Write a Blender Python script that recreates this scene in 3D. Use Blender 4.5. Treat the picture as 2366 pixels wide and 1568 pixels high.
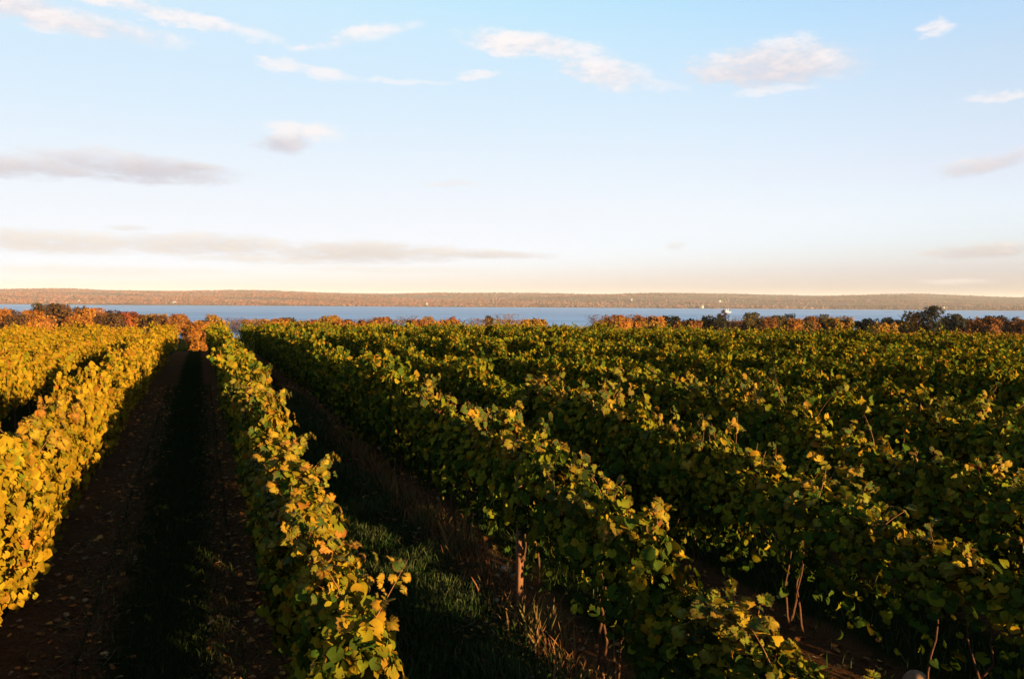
import bpy, math
import numpy as np
from mathutils import Vector, Matrix

# ------------------------------------------------------------------ scene, camera, light
scene = bpy.context.scene
for o in list(bpy.data.objects):
    bpy.data.objects.remove(o)
COL = scene.collection
PI = math.pi

F_PX, W_PX, H_PX = 1900.0, 2365.0, 1568.0          # focal length in pixels of a 2365 x 1568 picture
CAM_Z = 3.95
cam_data = bpy.data.cameras.new('camera')
cam_data.sensor_width = 36.0
cam_data.lens = 36.0 * F_PX / W_PX
cam_data.clip_start = 0.1
cam_data.clip_end = 60000.0
cam = bpy.data.objects.new('camera', cam_data)
COL.objects.link(cam)
CAM_R = Matrix.Rotation(math.radians(90 - 2.83), 3, 'X') @ Matrix.Rotation(math.radians(0.36), 3, 'Z')
cam.matrix_world = Matrix.Translation((0, 0, CAM_Z)) @ CAM_R.to_4x4()
scene.camera = cam

SUN_AZ, SUN_EL = math.radians(136), math.radians(8.5)   # azimuth clockwise from the view direction
SUN_DIR = Vector((math.sin(SUN_AZ) * math.cos(SUN_EL), math.cos(SUN_AZ) * math.cos(SUN_EL), math.sin(SUN_EL)))
sun_data = bpy.data.lights.new('sun', 'SUN')
sun_data.energy = 5.0
sun_data.angle = math.radians(0.53)
sun_data.color = (1.0, 0.70, 0.33)
sun = bpy.data.objects.new('sun', sun_data)
sun.rotation_mode = 'QUATERNION'
sun.rotation_quaternion = SUN_DIR.to_track_quat('Z', 'Y')
sun.location = (30, -30, 40)
COL.objects.link(sun)

vs = scene.view_settings
vs.view_transform = 'Standard'
vs.look = 'None'
vs.gamma = 1.0
vs.exposure = 2.32
vs.use_curve_mapping = False

scene.render.engine = 'CYCLES'
cy = scene.cycles
cy.max_bounces = 6
cy.diffuse_bounces = 3
cy.glossy_bounces = 2
cy.transmission_bounces = 3
cy.transparent_max_bounces = 4
cy.volume_bounces = 0
cy.use_denoising = True
cy.denoiser = 'OPENIMAGEDENOISE'
cy.denoising_input_passes = 'RGB_ALBEDO_NORMAL'
cy.denoising_prefilter = 'ACCURATE'
cy.sample_clamp_indirect = 4.0


def pix_dir(px, py):
    """World direction through a point of the picture."""
    d = Vector(((px - W_PX / 2) / F_PX, -(py - H_PX / 2) / F_PX, -1.0))
    return (CAM_R @ d).normalized()


def az_el(px, py):
    d = pix_dir(px, py)
    return math.atan2(d.x, d.y), math.asin(d.z)


# ------------------------------------------------------------------ node helpers
class NT:
    def __init__(self, tree):
        self.t = tree
        self.n = tree.nodes
        self.l = tree.links

    def node(self, kind, **kw):
        nd = self.n.new(kind)
        for k, v in kw.items():
            setattr(nd, k, v)
        return nd

    def put(self, sock, v):
        if hasattr(v, 'is_linked') or hasattr(v, 'links'):
            self.l.new(v, sock)
        else:
            sock.default_value = v

    def math(self, op, a, b=None, c=None, clamp=False):
        nd = self.node('ShaderNodeMath', operation=op, use_clamp=clamp)
        self.put(nd.inputs[0], a)
        if b is not None:
            self.put(nd.inputs[1], b)
        if c is not None:
            self.put(nd.inputs[2], c)
        return nd.outputs[0]

    def vmath(self, op, a, b=None):
        nd = self.node('ShaderNodeVectorMath', operation=op)
        self.put(nd.inputs[0], a)
        if b is not None:
            self.put(nd.inputs[1], b)
        return nd.outputs[0]

    def smooth(self, v, lo, hi, a=0.0, b=1.0):
        nd = self.node('ShaderNodeMapRange', interpolation_type='SMOOTHSTEP')
        self.put(nd.inputs['Value'], v)
        for k, x in zip(('From Min', 'From Max', 'To Min', 'To Max'), (lo, hi, a, b)):
            self.put(nd.inputs[k], x)
        return nd.outputs['Result']

    def noise(self, vec, scale, detail=4.0, rough=0.55, dist=0.0):
        nd = self.node('ShaderNodeTexNoise', noise_dimensions='3D')
        if vec is not None:
            self.put(nd.inputs['Vector'], vec)
        nd.inputs['Scale'].default_value = scale
        nd.inputs['Detail'].default_value = detail
        nd.inputs['Roughness'].default_value = rough
        nd.inputs['Distortion'].default_value = dist
        return nd.outputs['Fac'], nd.outputs['Color']

    def mix(self, fac, a, b, blend='MIX'):
        nd = self.node('ShaderNodeMix', data_type='RGBA', blend_type=blend)
        self.put(nd.inputs[0], fac)
        self.put(nd.inputs[6], a if not isinstance(a, tuple) else (*a, 1.0)[:4])
        self.put(nd.inputs[7], b if not isinstance(b, tuple) else (*b, 1.0)[:4])
        return nd.outputs[2]

    def ramp(self, fac, stops):
        nd = self.node('ShaderNodeValToRGB')
        self.put(nd.inputs[0], fac)
        cr = nd.color_ramp
        while len(cr.elements) < len(stops):
            cr.elements.new(0.5)
        for e, (p, c) in zip(cr.elements, stops):
            e.position = p
            e.color = (*c, 1.0)[:4]
        return nd.outputs[0]

    def sep(self, v):
        nd = self.node('ShaderNodeSeparateXYZ')
        self.put(nd.inputs[0], v)
        return nd.outputs

    def comb(self, x, y, z):
        nd = self.node('ShaderNodeCombineXYZ')
        for s, v in zip(nd.inputs, (x, y, z)):
            self.put(s, v)
        return nd.outputs[0]


# ------------------------------------------------------------------ sky
world = bpy.data.worlds.new('World')
scene.world = world
world.use_nodes = True
wt = world.node_tree
wt.nodes.clear()
w = NT(wt)
SKY_STRENGTH = 0.06
sky = w.node('ShaderNodeTexSky', sky_type='NISHITA')
sky.sun_disc = False
sky.sun_elevation = SUN_EL
sky.sun_rotation = SUN_AZ
sky.altitude = 200.0
sky.air_density = 1.0
sky.dust_density = 0.7
sky.ozone_density = 1.0
tc = w.node('ShaderNodeTexCoord')
dirv = w.vmath('NORMALIZE', tc.outputs['Generated'])
dx, dy, dz = w.sep(dirv)
el = w.math('ARCSINE', dz)
az = w.math('ARCTAN2', dx, dy)
deg = 180 / PI
el = w.math('MULTIPLY', el, deg)
az = w.math('MULTIPLY', az, deg)
# ragged edges: two noises over the sky, stretched along the horizon
stretch = w.vmath('MULTIPLY', dirv, (1.0, 1.0, 2.6))
n_big, c_big = w.noise(stretch, 9.0, 5.0, 0.6)
n_fine, c_fine = w.noise(stretch, 26.0, 9.0, 0.70)
wx, wy, wz = w.sep(c_big)
fx, fy, fz = w.sep(c_fine)
wk = w.smooth(el, 0.0, 15.0, 0.20, 0.85)
azo = w.math('ADD', w.math('MULTIPLY_ADD', wx, 6.0, -3.0), w.math('MULTIPLY_ADD', fx, 3.0, -1.5))
elo = w.math('ADD', w.math('MULTIPLY_ADD', wy, 2.0, -1.0), w.math('MULTIPLY_ADD', fy, 1.4, -0.7))
azw = w.math('ADD', az, w.math('MULTIPLY', azo, wk))
elw = w.math('ADD', el, w.math('MULTIPLY', elo, wk))
# px, py, half width, half height, tilt (deg, + rises towards +azimuth), opacity, greyness
CLOUDS = [
    (60, 18, 330, 26, -5, 0.85, 0.35), (380, 34, 260, 16, -7, 0.75, 0.10), (110, 56, 50, 12, 0, 0.55, 0.0),
    (262, 66, 60, 13, 8, 0.6, 0.0), 
    (815, 82, 130, 17, 13, 0.75, 0.05), (660, 150, 60, 13, 0, 0.6, 0.05), (770, 170, 60, 13, -6, 0.6, 0.05),
    (930, 180, 120, 5, 0, 0.45, 0.0), (1112, 175, 45, 8, 4, 0.6, 0.05),
    (1230, 108, 170, 26, -6, 0.85, 0.12), (1385, 165, 110, 34, -12, 0.75, 0.28), (1480, 195, 110, 14, -8, 0.4, 0.1),
    (1790, 150, 190, 44, 0, 0.95, 0.55), (1800, 210, 90, 13, 2, 0.5, 0.1), (1900, 165, 60, 20, 0, 0.6, 0.1),
    (2140, 68, 52, 17, 6, 0.85, 0.05), (2300, 215, 100, 9, 2, 0.6, 0.08),
    (655, 332, 75, 20, 4, 0.9, 0.75), (700, 305, 95, 17, -2, 0.8, 0.02), 
    (60, 382, 260, 26, 0, 0.96, 0.85), (300, 386, 240, 27, -1, 0.96, 0.9), (440, 388, 90, 12, 3, 0.8, 0.8),
    (1050, 428, 70, 6, 2, 0.4, 0.3), (2270, 378, 120, 17, 7, 0.75, 0.7), (2360, 360, 70, 16, 5, 0.5, 0.3),
    (110, 556, 290, 24, 0, 0.8, 0.5), (480, 568, 260, 23, -1, 0.8, 0.6), (820, 583, 270, 20, 0, 0.85, 0.7),
    (1090, 588, 180, 9, -1, 0.7, 0.7), (620, 600, 220, 9, 0, 0.6, 0.55), (295, 525, 50, 7, 0, 0.5, 0.5),
    (250, 625, 300, 10, 0, 0.5, 0.35), (900, 622, 260, 8, 0, 0.4, 0.4),
    (2270, 577, 130, 15, 0, 1.0, 0.9), (2160, 582, 40, 7, 0, 0.7, 0.7), (1560, 566, 22, 9, 0, 0.4, 0.6),
    (2200, 650, 100, 6, 0, 0.4, 0.4),
    # beyond the frame the same scattered cover goes on
    (2800, 480, 260, 24, 0, 0.8, 0.6), (3400, 250, 300, 34, 0, 0.8, 0.4),
    (-500, 220, 260, 30, 0, 0.85, 0.5), (-700, 560, 320, 18, 0, 0.75, 0.6), (900, -260, 260, 40, 4, 0.8, 0.25), (1900, -320, 240, 36, -6, 0.8, 0.3),
]
dens = None
grey = None
n_low, _ = w.noise(w.vmath('MULTIPLY', dirv, (1.0, 1.0, 5.5)), 30.0, 8.0, 0.68)
lowk = w.smooth(el, 3.0, 11.0, 1.0, 0.0)
n_fine = w.math('ADD', w.math('MULTIPLY', n_low, lowk), w.math('MULTIPLY', n_fine, w.math('SUBTRACT', 1.0, lowk)))
rag = w.math('ADD', w.math('MULTIPLY_ADD', n_fine, 3.3, -0.55), w.math('MULTIPLY', n_big, 1.0))      # about 1.85 on average
rag = w.math('SUBTRACT', rag, 0.40)
for (cx, cy_, hw, hh, tilt, op, gr) in CLOUDS:
    a0, e0 = az_el(cx, cy_)
    a1, _ = az_el(cx + hw, cy_)
    _, e1 = az_el(cx, cy_ - hh)
    ra, re = max(0.4, abs(a1 - a0) * deg) * 1.12, max(0.15, abs(e1 - e0) * deg) * 1.35
    a0 *= deg
    e0 *= deg
    tt = math.tan(math.radians(tilt))
    u = w.math('MULTIPLY_ADD', azw, 1 / ra, -a0 / ra)
    v = w.math('MULTIPLY_ADD', elw, 1 / re, w.math('MULTIPLY_ADD', azw, -tt / re, (tt * a0 - e0) / re))
    r2 = w.math('MULTIPLY_ADD', v, v, w.math('MULTIPLY', u, u))
    m = w.smooth(w.math('SUBTRACT', rag, r2), -0.1, 1.5, 0.0, min(1.0, op * 1.25))
    g = w.math('MULTIPLY', w.math('MULTIPLY_ADD', v, -0.42 * gr, gr * 0.85), m)     # underside greyer than the top
    if dens is None:
        dens, grey = m, g
    else:
        dens = w.math('MAXIMUM', dens, m)
        grey = w.math('MAXIMUM', grey, g)
# the air column: warm pale light low down, deeper blue overhead, the same all round
airc = w.ramp(w.math('DIVIDE', el, 30.0, clamp=True), [(0.0, (0.25, 0.265, 0.52)), (0.032, (0.25, 0.262, 0.53)), (0.063, (0.272, 0.277, 0.52)), (0.125, (0.35, 0.345, 0.52)),
              (0.187, (0.445, 0.41, 0.53)), (0.279, (0.52, 0.42, 0.486)), (0.369, (0.57, 0.47, 0.50)), (0.486, (0.615, 0.525, 0.53)), (0.571, (0.585, 0.56, 0.60)), (0.653, (0.54, 0.58, 0.65)), (1.0, (0.48, 0.58, 0.70))])
airc = w.vmath('SCALE', airc)
airc.node.inputs['Scale'].default_value = 2.22
skyc = w.mix(1.0, sky.outputs['Color'], airc, 'MULTIPLY')
sr, sg, sb = w.sep(skyc)
skyc = w.comb(w.math('SMOOTH_MIN', sr, w.smooth(el, 3.0, 17.0, 3.0, 2.15), 1.0), w.math('SMOOTH_MIN', sg, w.smooth(el, 3.0, 17.0, 3.12, 2.78), 0.9),
              w.math('SMOOTH_MIN', sb, 3.3, 0.8))
white = w.mix(w.smooth(el, 0.5, 14.0), (3.1, 2.86, 2.55), (3.3, 3.12, 3.12))
greyc = w.mix(w.smooth(el, 0.5, 10.0), (2.10, 1.87, 1.78), (1.90, 1.80, 2.05))
gfac = w.math('DIVIDE', grey, w.math('MAXIMUM', dens, 0.02))
gfac = w.math('ADD', gfac, w.math('MULTIPLY_ADD', n_fine, -1.6, 0.75), clamp=True)
cloudc = w.mix(gfac, white, greyc)
final = w.mix(dens, skyc, cloudc)
bg = w.node('ShaderNodeBackground')
bg.inputs['Strength'].default_value = SKY_STRENGTH
w.put(bg.inputs['Color'], final)
wo = w.node('ShaderNodeOutputWorld')
w.l.new(bg.outputs[0], wo.inputs['Surface'])
world.cycles.sampling_method = 'MANUAL'
world.cycles.sample_map_resolution = 512

# ------------------------------------------------------------------ materials
MATS = {}


def new_mat(name):
    m = bpy.data.materials.new(name)
    m.use_nodes = True
    m.node_tree.nodes.clear()
    MATS[name] = m
    return m, NT(m.node_tree)


def finish(n, shader, disp=None):
    out = n.node('ShaderNodeOutputMaterial')
    n.l.new(shader, out.inputs['Surface'])


def principled(n, color, rough=0.8, spec=0.3, normal=None):
    b = n.node('ShaderNodeBsdfPrincipled')
    n.put(b.inputs['Base Color'], color if not isinstance(color, tuple) else (*color, 1.0)[:4])
    n.put(b.inputs['Roughness'], rough)
    b.inputs['Specular IOR Level'].default_value = spec
    if normal is not None:
        n.l.new(normal, b.inputs['Normal'])
    return b.outputs[0]


def bump(n, h, strength, dist):
    b = n.node('ShaderNodeBump')
    b.inputs['Strength'].default_value = strength
    b.inputs['Distance'].default_value = dist
    n.l.new(h, b.inputs['Height'])
    return b.outputs[0]


def leaf_material(name, source, transl=0.28, rough=0.5, spec=0.3, vary=0.25, fleck=True):
    m, n = new_mat(name)
    oi = n.node('ShaderNodeObjectInfo')
    if source == 'attr':
        at = n.node('ShaderNodeAttribute', attribute_name='tint')
        col = at.outputs['Color']
    else:
        col = oi.outputs['Color']
    val = n.math('MULTIPLY_ADD', oi.outputs['Random'], vary, 1.0 - vary / 2)
    hs = n.node('ShaderNodeHueSaturation')
    hs.inputs['Hue'].default_value = 0.5
    n.put(hs.inputs['Value'], val)
    n.put(hs.inputs['Color'], col)
    col = hs.outputs[0]
    if fleck:
        tcn = n.node('ShaderNodeTexCoord')
        f, _ = n.noise(tcn.outputs['Object'], 26.0 if source == 'attr' else 1.9, 3.0, 0.6)
        col = n.mix(n.smooth(f, 0.50, 0.72, 0.0, 0.55), col, n.mix(0.5, col, (0.085, 0.045, 0.005)))
        col = n.mix(n.smooth(f, 0.28, 0.45, 0.45, 0.0), col, n.mix(0.6, col, (0.014, 0.019, 0.003)))
    if source == 'color':
        lx, ly, lz = n.sep(tcn.outputs['Object'])
        ang = n.math('ARCTAN2', lx, n.math('SUBTRACT', ly, 0.06))
        rad = n.math('SQRT', n.math('ADD', n.math('MULTIPLY', lx, lx), n.math('MULTIPLY', ly, ly)))
        fold_ = n.math('ABSOLUTE', n.math('SUBTRACT', n.math('FRACT', n.math('MULTIPLY_ADD', ang, 1 / 0.62, 10.5)), 0.5))
        vd = n.math('MULTIPLY', n.math('MULTIPLY', fold_, 0.62), rad)
        col = n.mix(n.smooth(vd, 0.008, 0.035, 0.45, 0.0), col, n.mix(1.0, col, (1.55, 1.45, 1.3), 'MULTIPLY'))
        rim = n.math('ADD', n.math('ABSOLUTE', n.math('MULTIPLY', lx, 1.0)), n.math('ABSOLUTE', n.math('SUBTRACT', ly, 0.36)))
        col = n.mix(n.smooth(n.math('MULTIPLY_ADD', f, 0.5, rim), 0.66, 0.86, 0.0, 0.6), col, (0.075, 0.030, 0.006))
    if spec > 0:
        p = principled(n, col, rough, spec)
    else:
        df = n.node('ShaderNodeBsdfDiffuse')
        n.put(df.inputs['Color'], col)
        p = df.outputs[0]
    tr = n.node('ShaderNodeBsdfTranslucent')
    n.put(tr.inputs['Color'], n.mix(1.0, col, (1.15, 1.05, 0.6), 'MULTIPLY'))
    mx = n.node('ShaderNodeMixShader')
    mx.inputs[0].default_value = transl
    n.l.new(p, mx.inputs[1])
    n.l.new(tr.outputs[0], mx.inputs[2])
    finish(n, mx.outputs[0])
    return m


M_FOL = leaf_material('vine_foliage', 'attr', transl=0.24, rough=0.6, spec=0.0, vary=0.22)
M_LEAF = leaf_material('vine_leaf', 'color', transl=0.24, rough=0.6, spec=0.06, vary=0.3)
M_TREE = leaf_material('tree_foliage', 'attr', transl=0.15, rough=0.7, spec=0.0, vary=0.15, fleck=False)
M_GRASS = leaf_material('grass_blade', 'attr', transl=0.2, rough=0.55, spec=0.0, vary=0.0, fleck=False)
M_LITTER = leaf_material('fallen_leaf', 'attr', transl=0.05, rough=0.75, spec=0.0, vary=0.0, fleck=False)

m, n = new_mat('bark')
tcn = n.node('ShaderNodeTexCoord')
sv = n.vmath('MULTIPLY', tcn.outputs['Object'], (1.0, 1.0, 0.15))
f, _ = n.noise(sv, 60.0, 5.0, 0.65)
c = n.ramp(f, [(0.3, (0.019, 0.00733, 0.00298)), (0.55, (0.0588, 0.0228, 0.00893)), (0.75, (0.104, 0.0434, 0.0179))])
finish(n, principled(n, c, 0.9, 0.15, bump(n, f, 0.8, 0.01)))
M_BARK = m

m, n = new_mat('cane_bark')
tcn = n.node('ShaderNodeTexCoord')
f, _ = n.noise(tcn.outputs['Object'], 25.0, 3.0, 0.6)
c = n.ramp(f, [(0.3, (0.106, 0.0346, 0.0084)), (0.7, (0.192, 0.0763, 0.0168))])
finish(n, principled(n, c, 0.6, 0.3))
M_CANE = m

m, n = new_mat('post_wood')
tcn = n.node('ShaderNodeTexCoord')
sv = n.vmath('MULTIPLY', tcn.outputs['Object'], (1.0, 1.0, 0.08))
f, _ = n.noise(sv, 70.0, 5.0, 0.65)
c = n.ramp(f, [(0.3, (0.048, 0.018, 0.00792)), (0.55, (0.125, 0.0504, 0.0211)), (0.8, (0.192, 0.0863, 0.037))])
finish(n, principled(n, c, 0.85, 0.2, bump(n, f, 0.6, 0.01)))
M_POST = m

m, n = new_mat('fieldstone')
tcn = n.node('ShaderNodeTexCoord')
f, _ = n.noise(tcn.outputs['Object'], 9.0, 6.0, 0.65)
c = n.ramp(f, [(0.3, (0.0945, 0.0475, 0.0229)), (0.6, (0.189, 0.0994, 0.0459)), (0.8, (0.24, 0.13, 0.0621))])
finish(n, principled(n, c, 0.85, 0.2, bump(n, f, 0.7, 0.03)))
M_STONE = m

# rows of the vineyard: t runs along a row away from the camera, p across the rows
ROW_A = math.radians(20.8)
RX, RY = -math.sin(ROW_A), math.cos(ROW_A)
NX, NY = math.cos(ROW_A), math.sin(ROW_A)

m, n = new_mat('vineyard_soil')
ge = n.node('ShaderNodeNewGeometry')
gx, gy, gz = n.sep(ge.outputs['Position'])
pp = n.math('ADD', n.math('MULTIPLY', gx, NX), n.math('MULTIPLY', gy, NY))
f1, _ = n.noise(ge.outputs['Position'], 1.3, 6.0, 0.65)
f2, _ = n.noise(ge.outputs['Position'], 14.0, 5.0, 0.7)
f3, _ = n.noise(ge.outputs['Position'], 55.0, 3.0, 0.7)
soil = n.ramp(f2, [(0.30, (0.0228, 0.0102, 0.00432)), (0.52, (0.0609, 0.0255, 0.0103)), (0.72, (0.107, 0.046, 0.0179))])
straw = n.ramp(f3, [(0.42, (0.0379, 0.017, 0.00648)), (0.68, (0.152, 0.0663, 0.0227))])
soil = n.mix(n.smooth(f1, 0.4, 0.62, 0.0, 0.75), soil, straw)
turf = n.ramp(f3, [(0.35, (0.0044, 0.00626, 0.00168)), (0.6, (0.0143, 0.016, 0.00337)), (0.8, (0.0275, 0.0246, 0.00607))])
# grass runs down the middle of each aisle and fills the one beside the track's row
d0 = n.math('ABSOLUTE', n.math('SUBTRACT', pp, -0.45))
g0 = n.smooth(n.math('MULTIPLY_ADD', f1, 0.7, d0), 0.75, 1.05, 1.0, 0.0)
d1 = n.math('ABSOLUTE', n.math('SUBTRACT', n.math('MODULO', n.math('ADD', pp, 26.5 - 1.3), 2.65), 1.325))
g1 = n.smooth(n.math('MULTIPLY_ADD', f1, 0.5, d1), 0.95, 1.3, 1.0, 0.0)
g1 = n.math('MULTIPLY', g1, n.math('GREATER_THAN', n.math('ABSOLUTE', n.math('ADD', pp, 0.48)), 1.78))
gg = n.math('MAXIMUM', g0, g1)
tt_ = n.math('ADD', n.math('MULTIPLY', gx, RX), n.math('MULTIPLY', gy, RY))
gg = n.math('MAXIMUM', gg, n.smooth(tt_, 84.0, 90.0))
cc = n.mix(gg, soil, turf)
finish(n, principled(n, cc, 1.0, 0.0, bump(n, n.math('MULTIPLY_ADD', f2, 1.5, f3), 0.9, 0.05)))
M_SOIL = m

m, n = new_mat('lake_water')
ge = n.node('ShaderNodeNewGeometry')
sv = n.vmath('MULTIPLY', ge.outputs['Position'], (0.25, 1.0, 1.0))
f, _ = n.noise(sv, 0.02, 4.0, 0.6)
f2, _ = n.noise(n.vmath('MULTIPLY', ge.outputs['Position'], (0.12, 1.0, 1.0)), 0.0045, 3.0, 0.5)
c = n.mix(n.smooth(f2, 0.35, 0.65), (0.075, 0.175, 0.34), (0.118, 0.24, 0.42))  # blue sky reflected by ripples is put into the base colour
b = n.node('ShaderNodeBsdfPrincipled')
n.put(b.inputs['Base Color'], c)
n.put(b.inputs['Roughness'], 0.45)
b.inputs['IOR'].default_value = 1.33
b.inputs['Specular IOR Level'].default_value = 0.04
n.l.new(bump(n, f, 1.0, 6.0), b.inputs['Normal'])
finish(n, b.outputs[0])
M_LAKE = m

m, n = new_mat('far_hillside')
ge = n.node('ShaderNodeNewGeometry')
sv = n.vmath('MULTIPLY', ge.outputs['Position'], (0.30, 1.0, 0.0))
f1, _ = n.noise(sv, 0.0042, 3.0, 0.5)
f2, _ = n.noise(ge.outputs['Position'], 0.03, 4.0, 0.6)
c = n.ramp(f1, [(0.36, (0.0702, 0.0365, 0.0211)), (0.47, (0.124, 0.0768, 0.0549)), (0.55, (0.165, 0.111, 0.0845)), (0.62, (0.066, 0.0653, 0.0338)), (0.7, (0.0989, 0.0576, 0.038))])
c = n.mix(n.smooth(f2, 0.35, 0.65, 0.0, 0.5), c, n.mix(0.6, c, (0.0495, 0.0307, 0.0211)))
finish(n, principled(n, c, 1.0, 0.0))
M_HILL = m


def flat_mat(name, col, rough=0.6, spec=0.3):
    m, n = new_mat(name)
    tcn = n.node('ShaderNodeTexCoord')
    f, _ = n.noise(tcn.outputs['Object'], 2.0, 3.0, 0.5)
    c = n.mix(n.smooth(f, 0.3, 0.7, 0.0, 0.35), col, tuple(x * 0.75 for x in col))
    finish(n, principled(n, c, rough, spec))
    return m


M_WHITE = flat_mat('white_paint', (0.42, 0.40, 0.38), 0.6)
M_SAIL = flat_mat('sail_cloth', (0.34, 0.32, 0.29), 0.8)
M_ROOF = flat_mat('grey_roof', (0.16, 0.15, 0.15), 0.8)
M_WALL = flat_mat('pale_wall', (0.20, 0.185, 0.165), 0.8)

# ------------------------------------------------------------------ mesh helpers


def mesh_from(name, verts, tris, mat, tint=None, smooth=False):
    me = bpy.data.meshes.new(name)
    verts = np.asarray(verts, dtype=np.float32)
    tris = np.asarray(tris, dtype=np.int32)
    me.vertices.add(len(verts))
    me.vertices.foreach_set('co', verts.ravel())
    me.loops.add(tris.size)
    me.loops.foreach_set('vertex_index', tris.ravel())
    me.polygons.add(len(tris))
    me.polygons.foreach_set('loop_start', np.arange(0, tris.size, 3, dtype=np.int32))
    me.polygons.foreach_set('loop_total', np.full(len(tris), 3, dtype=np.int32))
    if smooth:
        me.polygons.foreach_set('use_smooth', np.ones(len(tris), dtype=bool))
    me.update(calc_edges=True)
    if tint is not None:
        at = me.color_attributes.new('tint', 'FLOAT_COLOR', 'POINT')
        c = np.ones((len(verts), 4), dtype=np.float32)
        c[:, :3] = tint
        at.data.foreach_set('color', c.ravel())
    me.materials.append(mat)
    return me


def link(name, data, parent=None, label=None, cat=None, group=None, kind=None, loc=None, rot=None):
    o = bpy.data.objects.new(name, data)
    COL.objects.link(o)
    if parent is not None:
        o.parent = parent
    if loc is not None:
        o.location = loc
    if rot is not None:
        o.rotation_euler = rot
    if label:
        o['label'] = label
    if cat:
        o['category'] = cat
    if group:
        o['group'] = group
    if kind:
        o['kind'] = kind
    return o


def tube(points, radii, sides=6, cap=True):
    P = np.asarray(points, float)
    k = len(P)
    T = np.gradient(P, axis=0)
    T /= np.linalg.norm(T, axis=1)[:, None] + 1e-9
    ref = np.array([0.31, 0.95, 0.05])
    U = np.cross(T, ref)
    U /= np.linalg.norm(U, axis=1)[:, None] + 1e-9
    V = np.cross(T, U)
    a = np.linspace(0, 2 * PI, sides, endpoint=False)
    ring = (U[:, None, :] * np.cos(a)[None, :, None] + V[:, None, :] * np.sin(a)[None, :, None]) * np.asarray(radii)[:, None, None]
    vv = (P[:, None, :] + ring).reshape(-1, 3)
    f = []
    for i in range(k - 1):
        for j in range(sides):
            a0, a1 = i * sides + j, i * sides + (j + 1) % sides
            b0, b1 = a0 + sides, a1 + sides
            f += [(a0, a1, b1), (a0, b1, b0)]
    if cap:
        base = (k - 1) * sides
        for j in range(1, sides - 1):
            f.append((base, base + j, base + j + 1))
    return vv, np.array(f, dtype=np.int32)


def merge(parts):
    vs_, fs_, o = [], [], 0
    for v, f in parts:
        vs_.append(v)
        fs_.append(np.asarray(f) + o)
        o += len(v)
    return np.concatenate(vs_), np.concatenate(fs_)


def norm(a):
    return a / (np.linalg.norm(a, axis=-1, keepdims=True) + 1e-9)


def frames(nrm, tip):
    z = norm(nrm)
    y = norm(tip - z * np.sum(tip * z, axis=1, keepdims=True))
    x = np.cross(y, z)
    return np.stack([x, y, z], axis=2)           # columns


def stamp(tv, tf, P, R, S, tint=None):
    """Copies of a template (tv, tf) at P, turned by R, scaled by S, as one vertex and triangle list."""
    nv = len(tv)
    v = np.einsum('nij,mj->nmi', R, tv) * S[:, None, None] + P[:, None, :]
    f = (tf[None, :, :] + (np.arange(len(P)) * nv)[:, None, None]).reshape(-1, 3)
    t = None if tint is None else np.repeat(tint, nv, axis=0)
    return v.reshape(-1, 3), f, t


# ------------------------------------------------------------------ leaf templates (attached at origin, tip along +Y, width about 1)


def grape_leaf(seed, k):
    r = np.random.default_rng(seed)
    th = np.linspace(-PI * 0.93, PI * 0.93, k)            # 0 = tip
    lob = 0.46 + 0.045 * np.cos(th * 5) * np.exp(-(th / 2.4) ** 2) + 0.02 * np.cos(th * 2) + 0.02 * np.cos(th)
    if k > 14:
        lob = lob * (1 + 0.065 * np.where(np.arange(k) % 2 == 0, 1, -1))
    lob = lob * (1 + r.normal(0, 0.045, k))
    x, y = np.sin(th) * lob * 1.12, np.cos(th) * lob
    v = np.stack([x, y, np.zeros(k)], 1)
    v = np.concatenate([[[0, 0, 0]], v])
    if k > 14:
        mid = v[1:] * 0.55
        v = np.concatenate([v, mid])
    fold, cup, droop = r.uniform(0.0, 0.55), r.uniform(-0.65, 0.3), r.uniform(0.0, 0.8)
    v[:, 2] = fold * np.abs(v[:, 0]) + cup * (v[:, 0] ** 2 + v[:, 1] ** 2) * 1.6 - droop * np.maximum(v[:, 1], 0) ** 2
    v[1:, 2] += r.normal(0, 0.05, len(v) - 1)
    f = []
    if k > 14:
        for i in range(k - 1):
            o, o2, mi, mi2 = 1 + i, 2 + i, 1 + k + i, 2 + k + i
            f += [(0, mi2, mi), (mi, mi2, o2), (mi, o2, o)]
    else:
        for i in range(k - 1):
            f.append((0, 2 + i, 1 + i))
    v[:, 1] += 0.36                                       # the stalk joins at the notch
    return v, np.array(f, dtype=np.int32)


LEAF_HI = [grape_leaf(s, 25) for s in range(11, 21)]
LEAF_MID = [grape_leaf(s, 11) for s in range(21, 28)]
LEAF_LOW = [grape_leaf(s, 7) for s in range(31, 36)]
Q = np.array([[0, 0, 0], [0.45, 0.42, 0.10], [0, 0.85, -0.10], [-0.45, 0.42, 0.10]])
LEAF_QUAD = [(Q, np.array([[0, 1, 2], [0, 2, 3]], dtype=np.int32))]
HI_MESH = [mesh_from('leaf', v, f, M_LEAF, smooth=False) for v, f in LEAF_HI]

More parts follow.
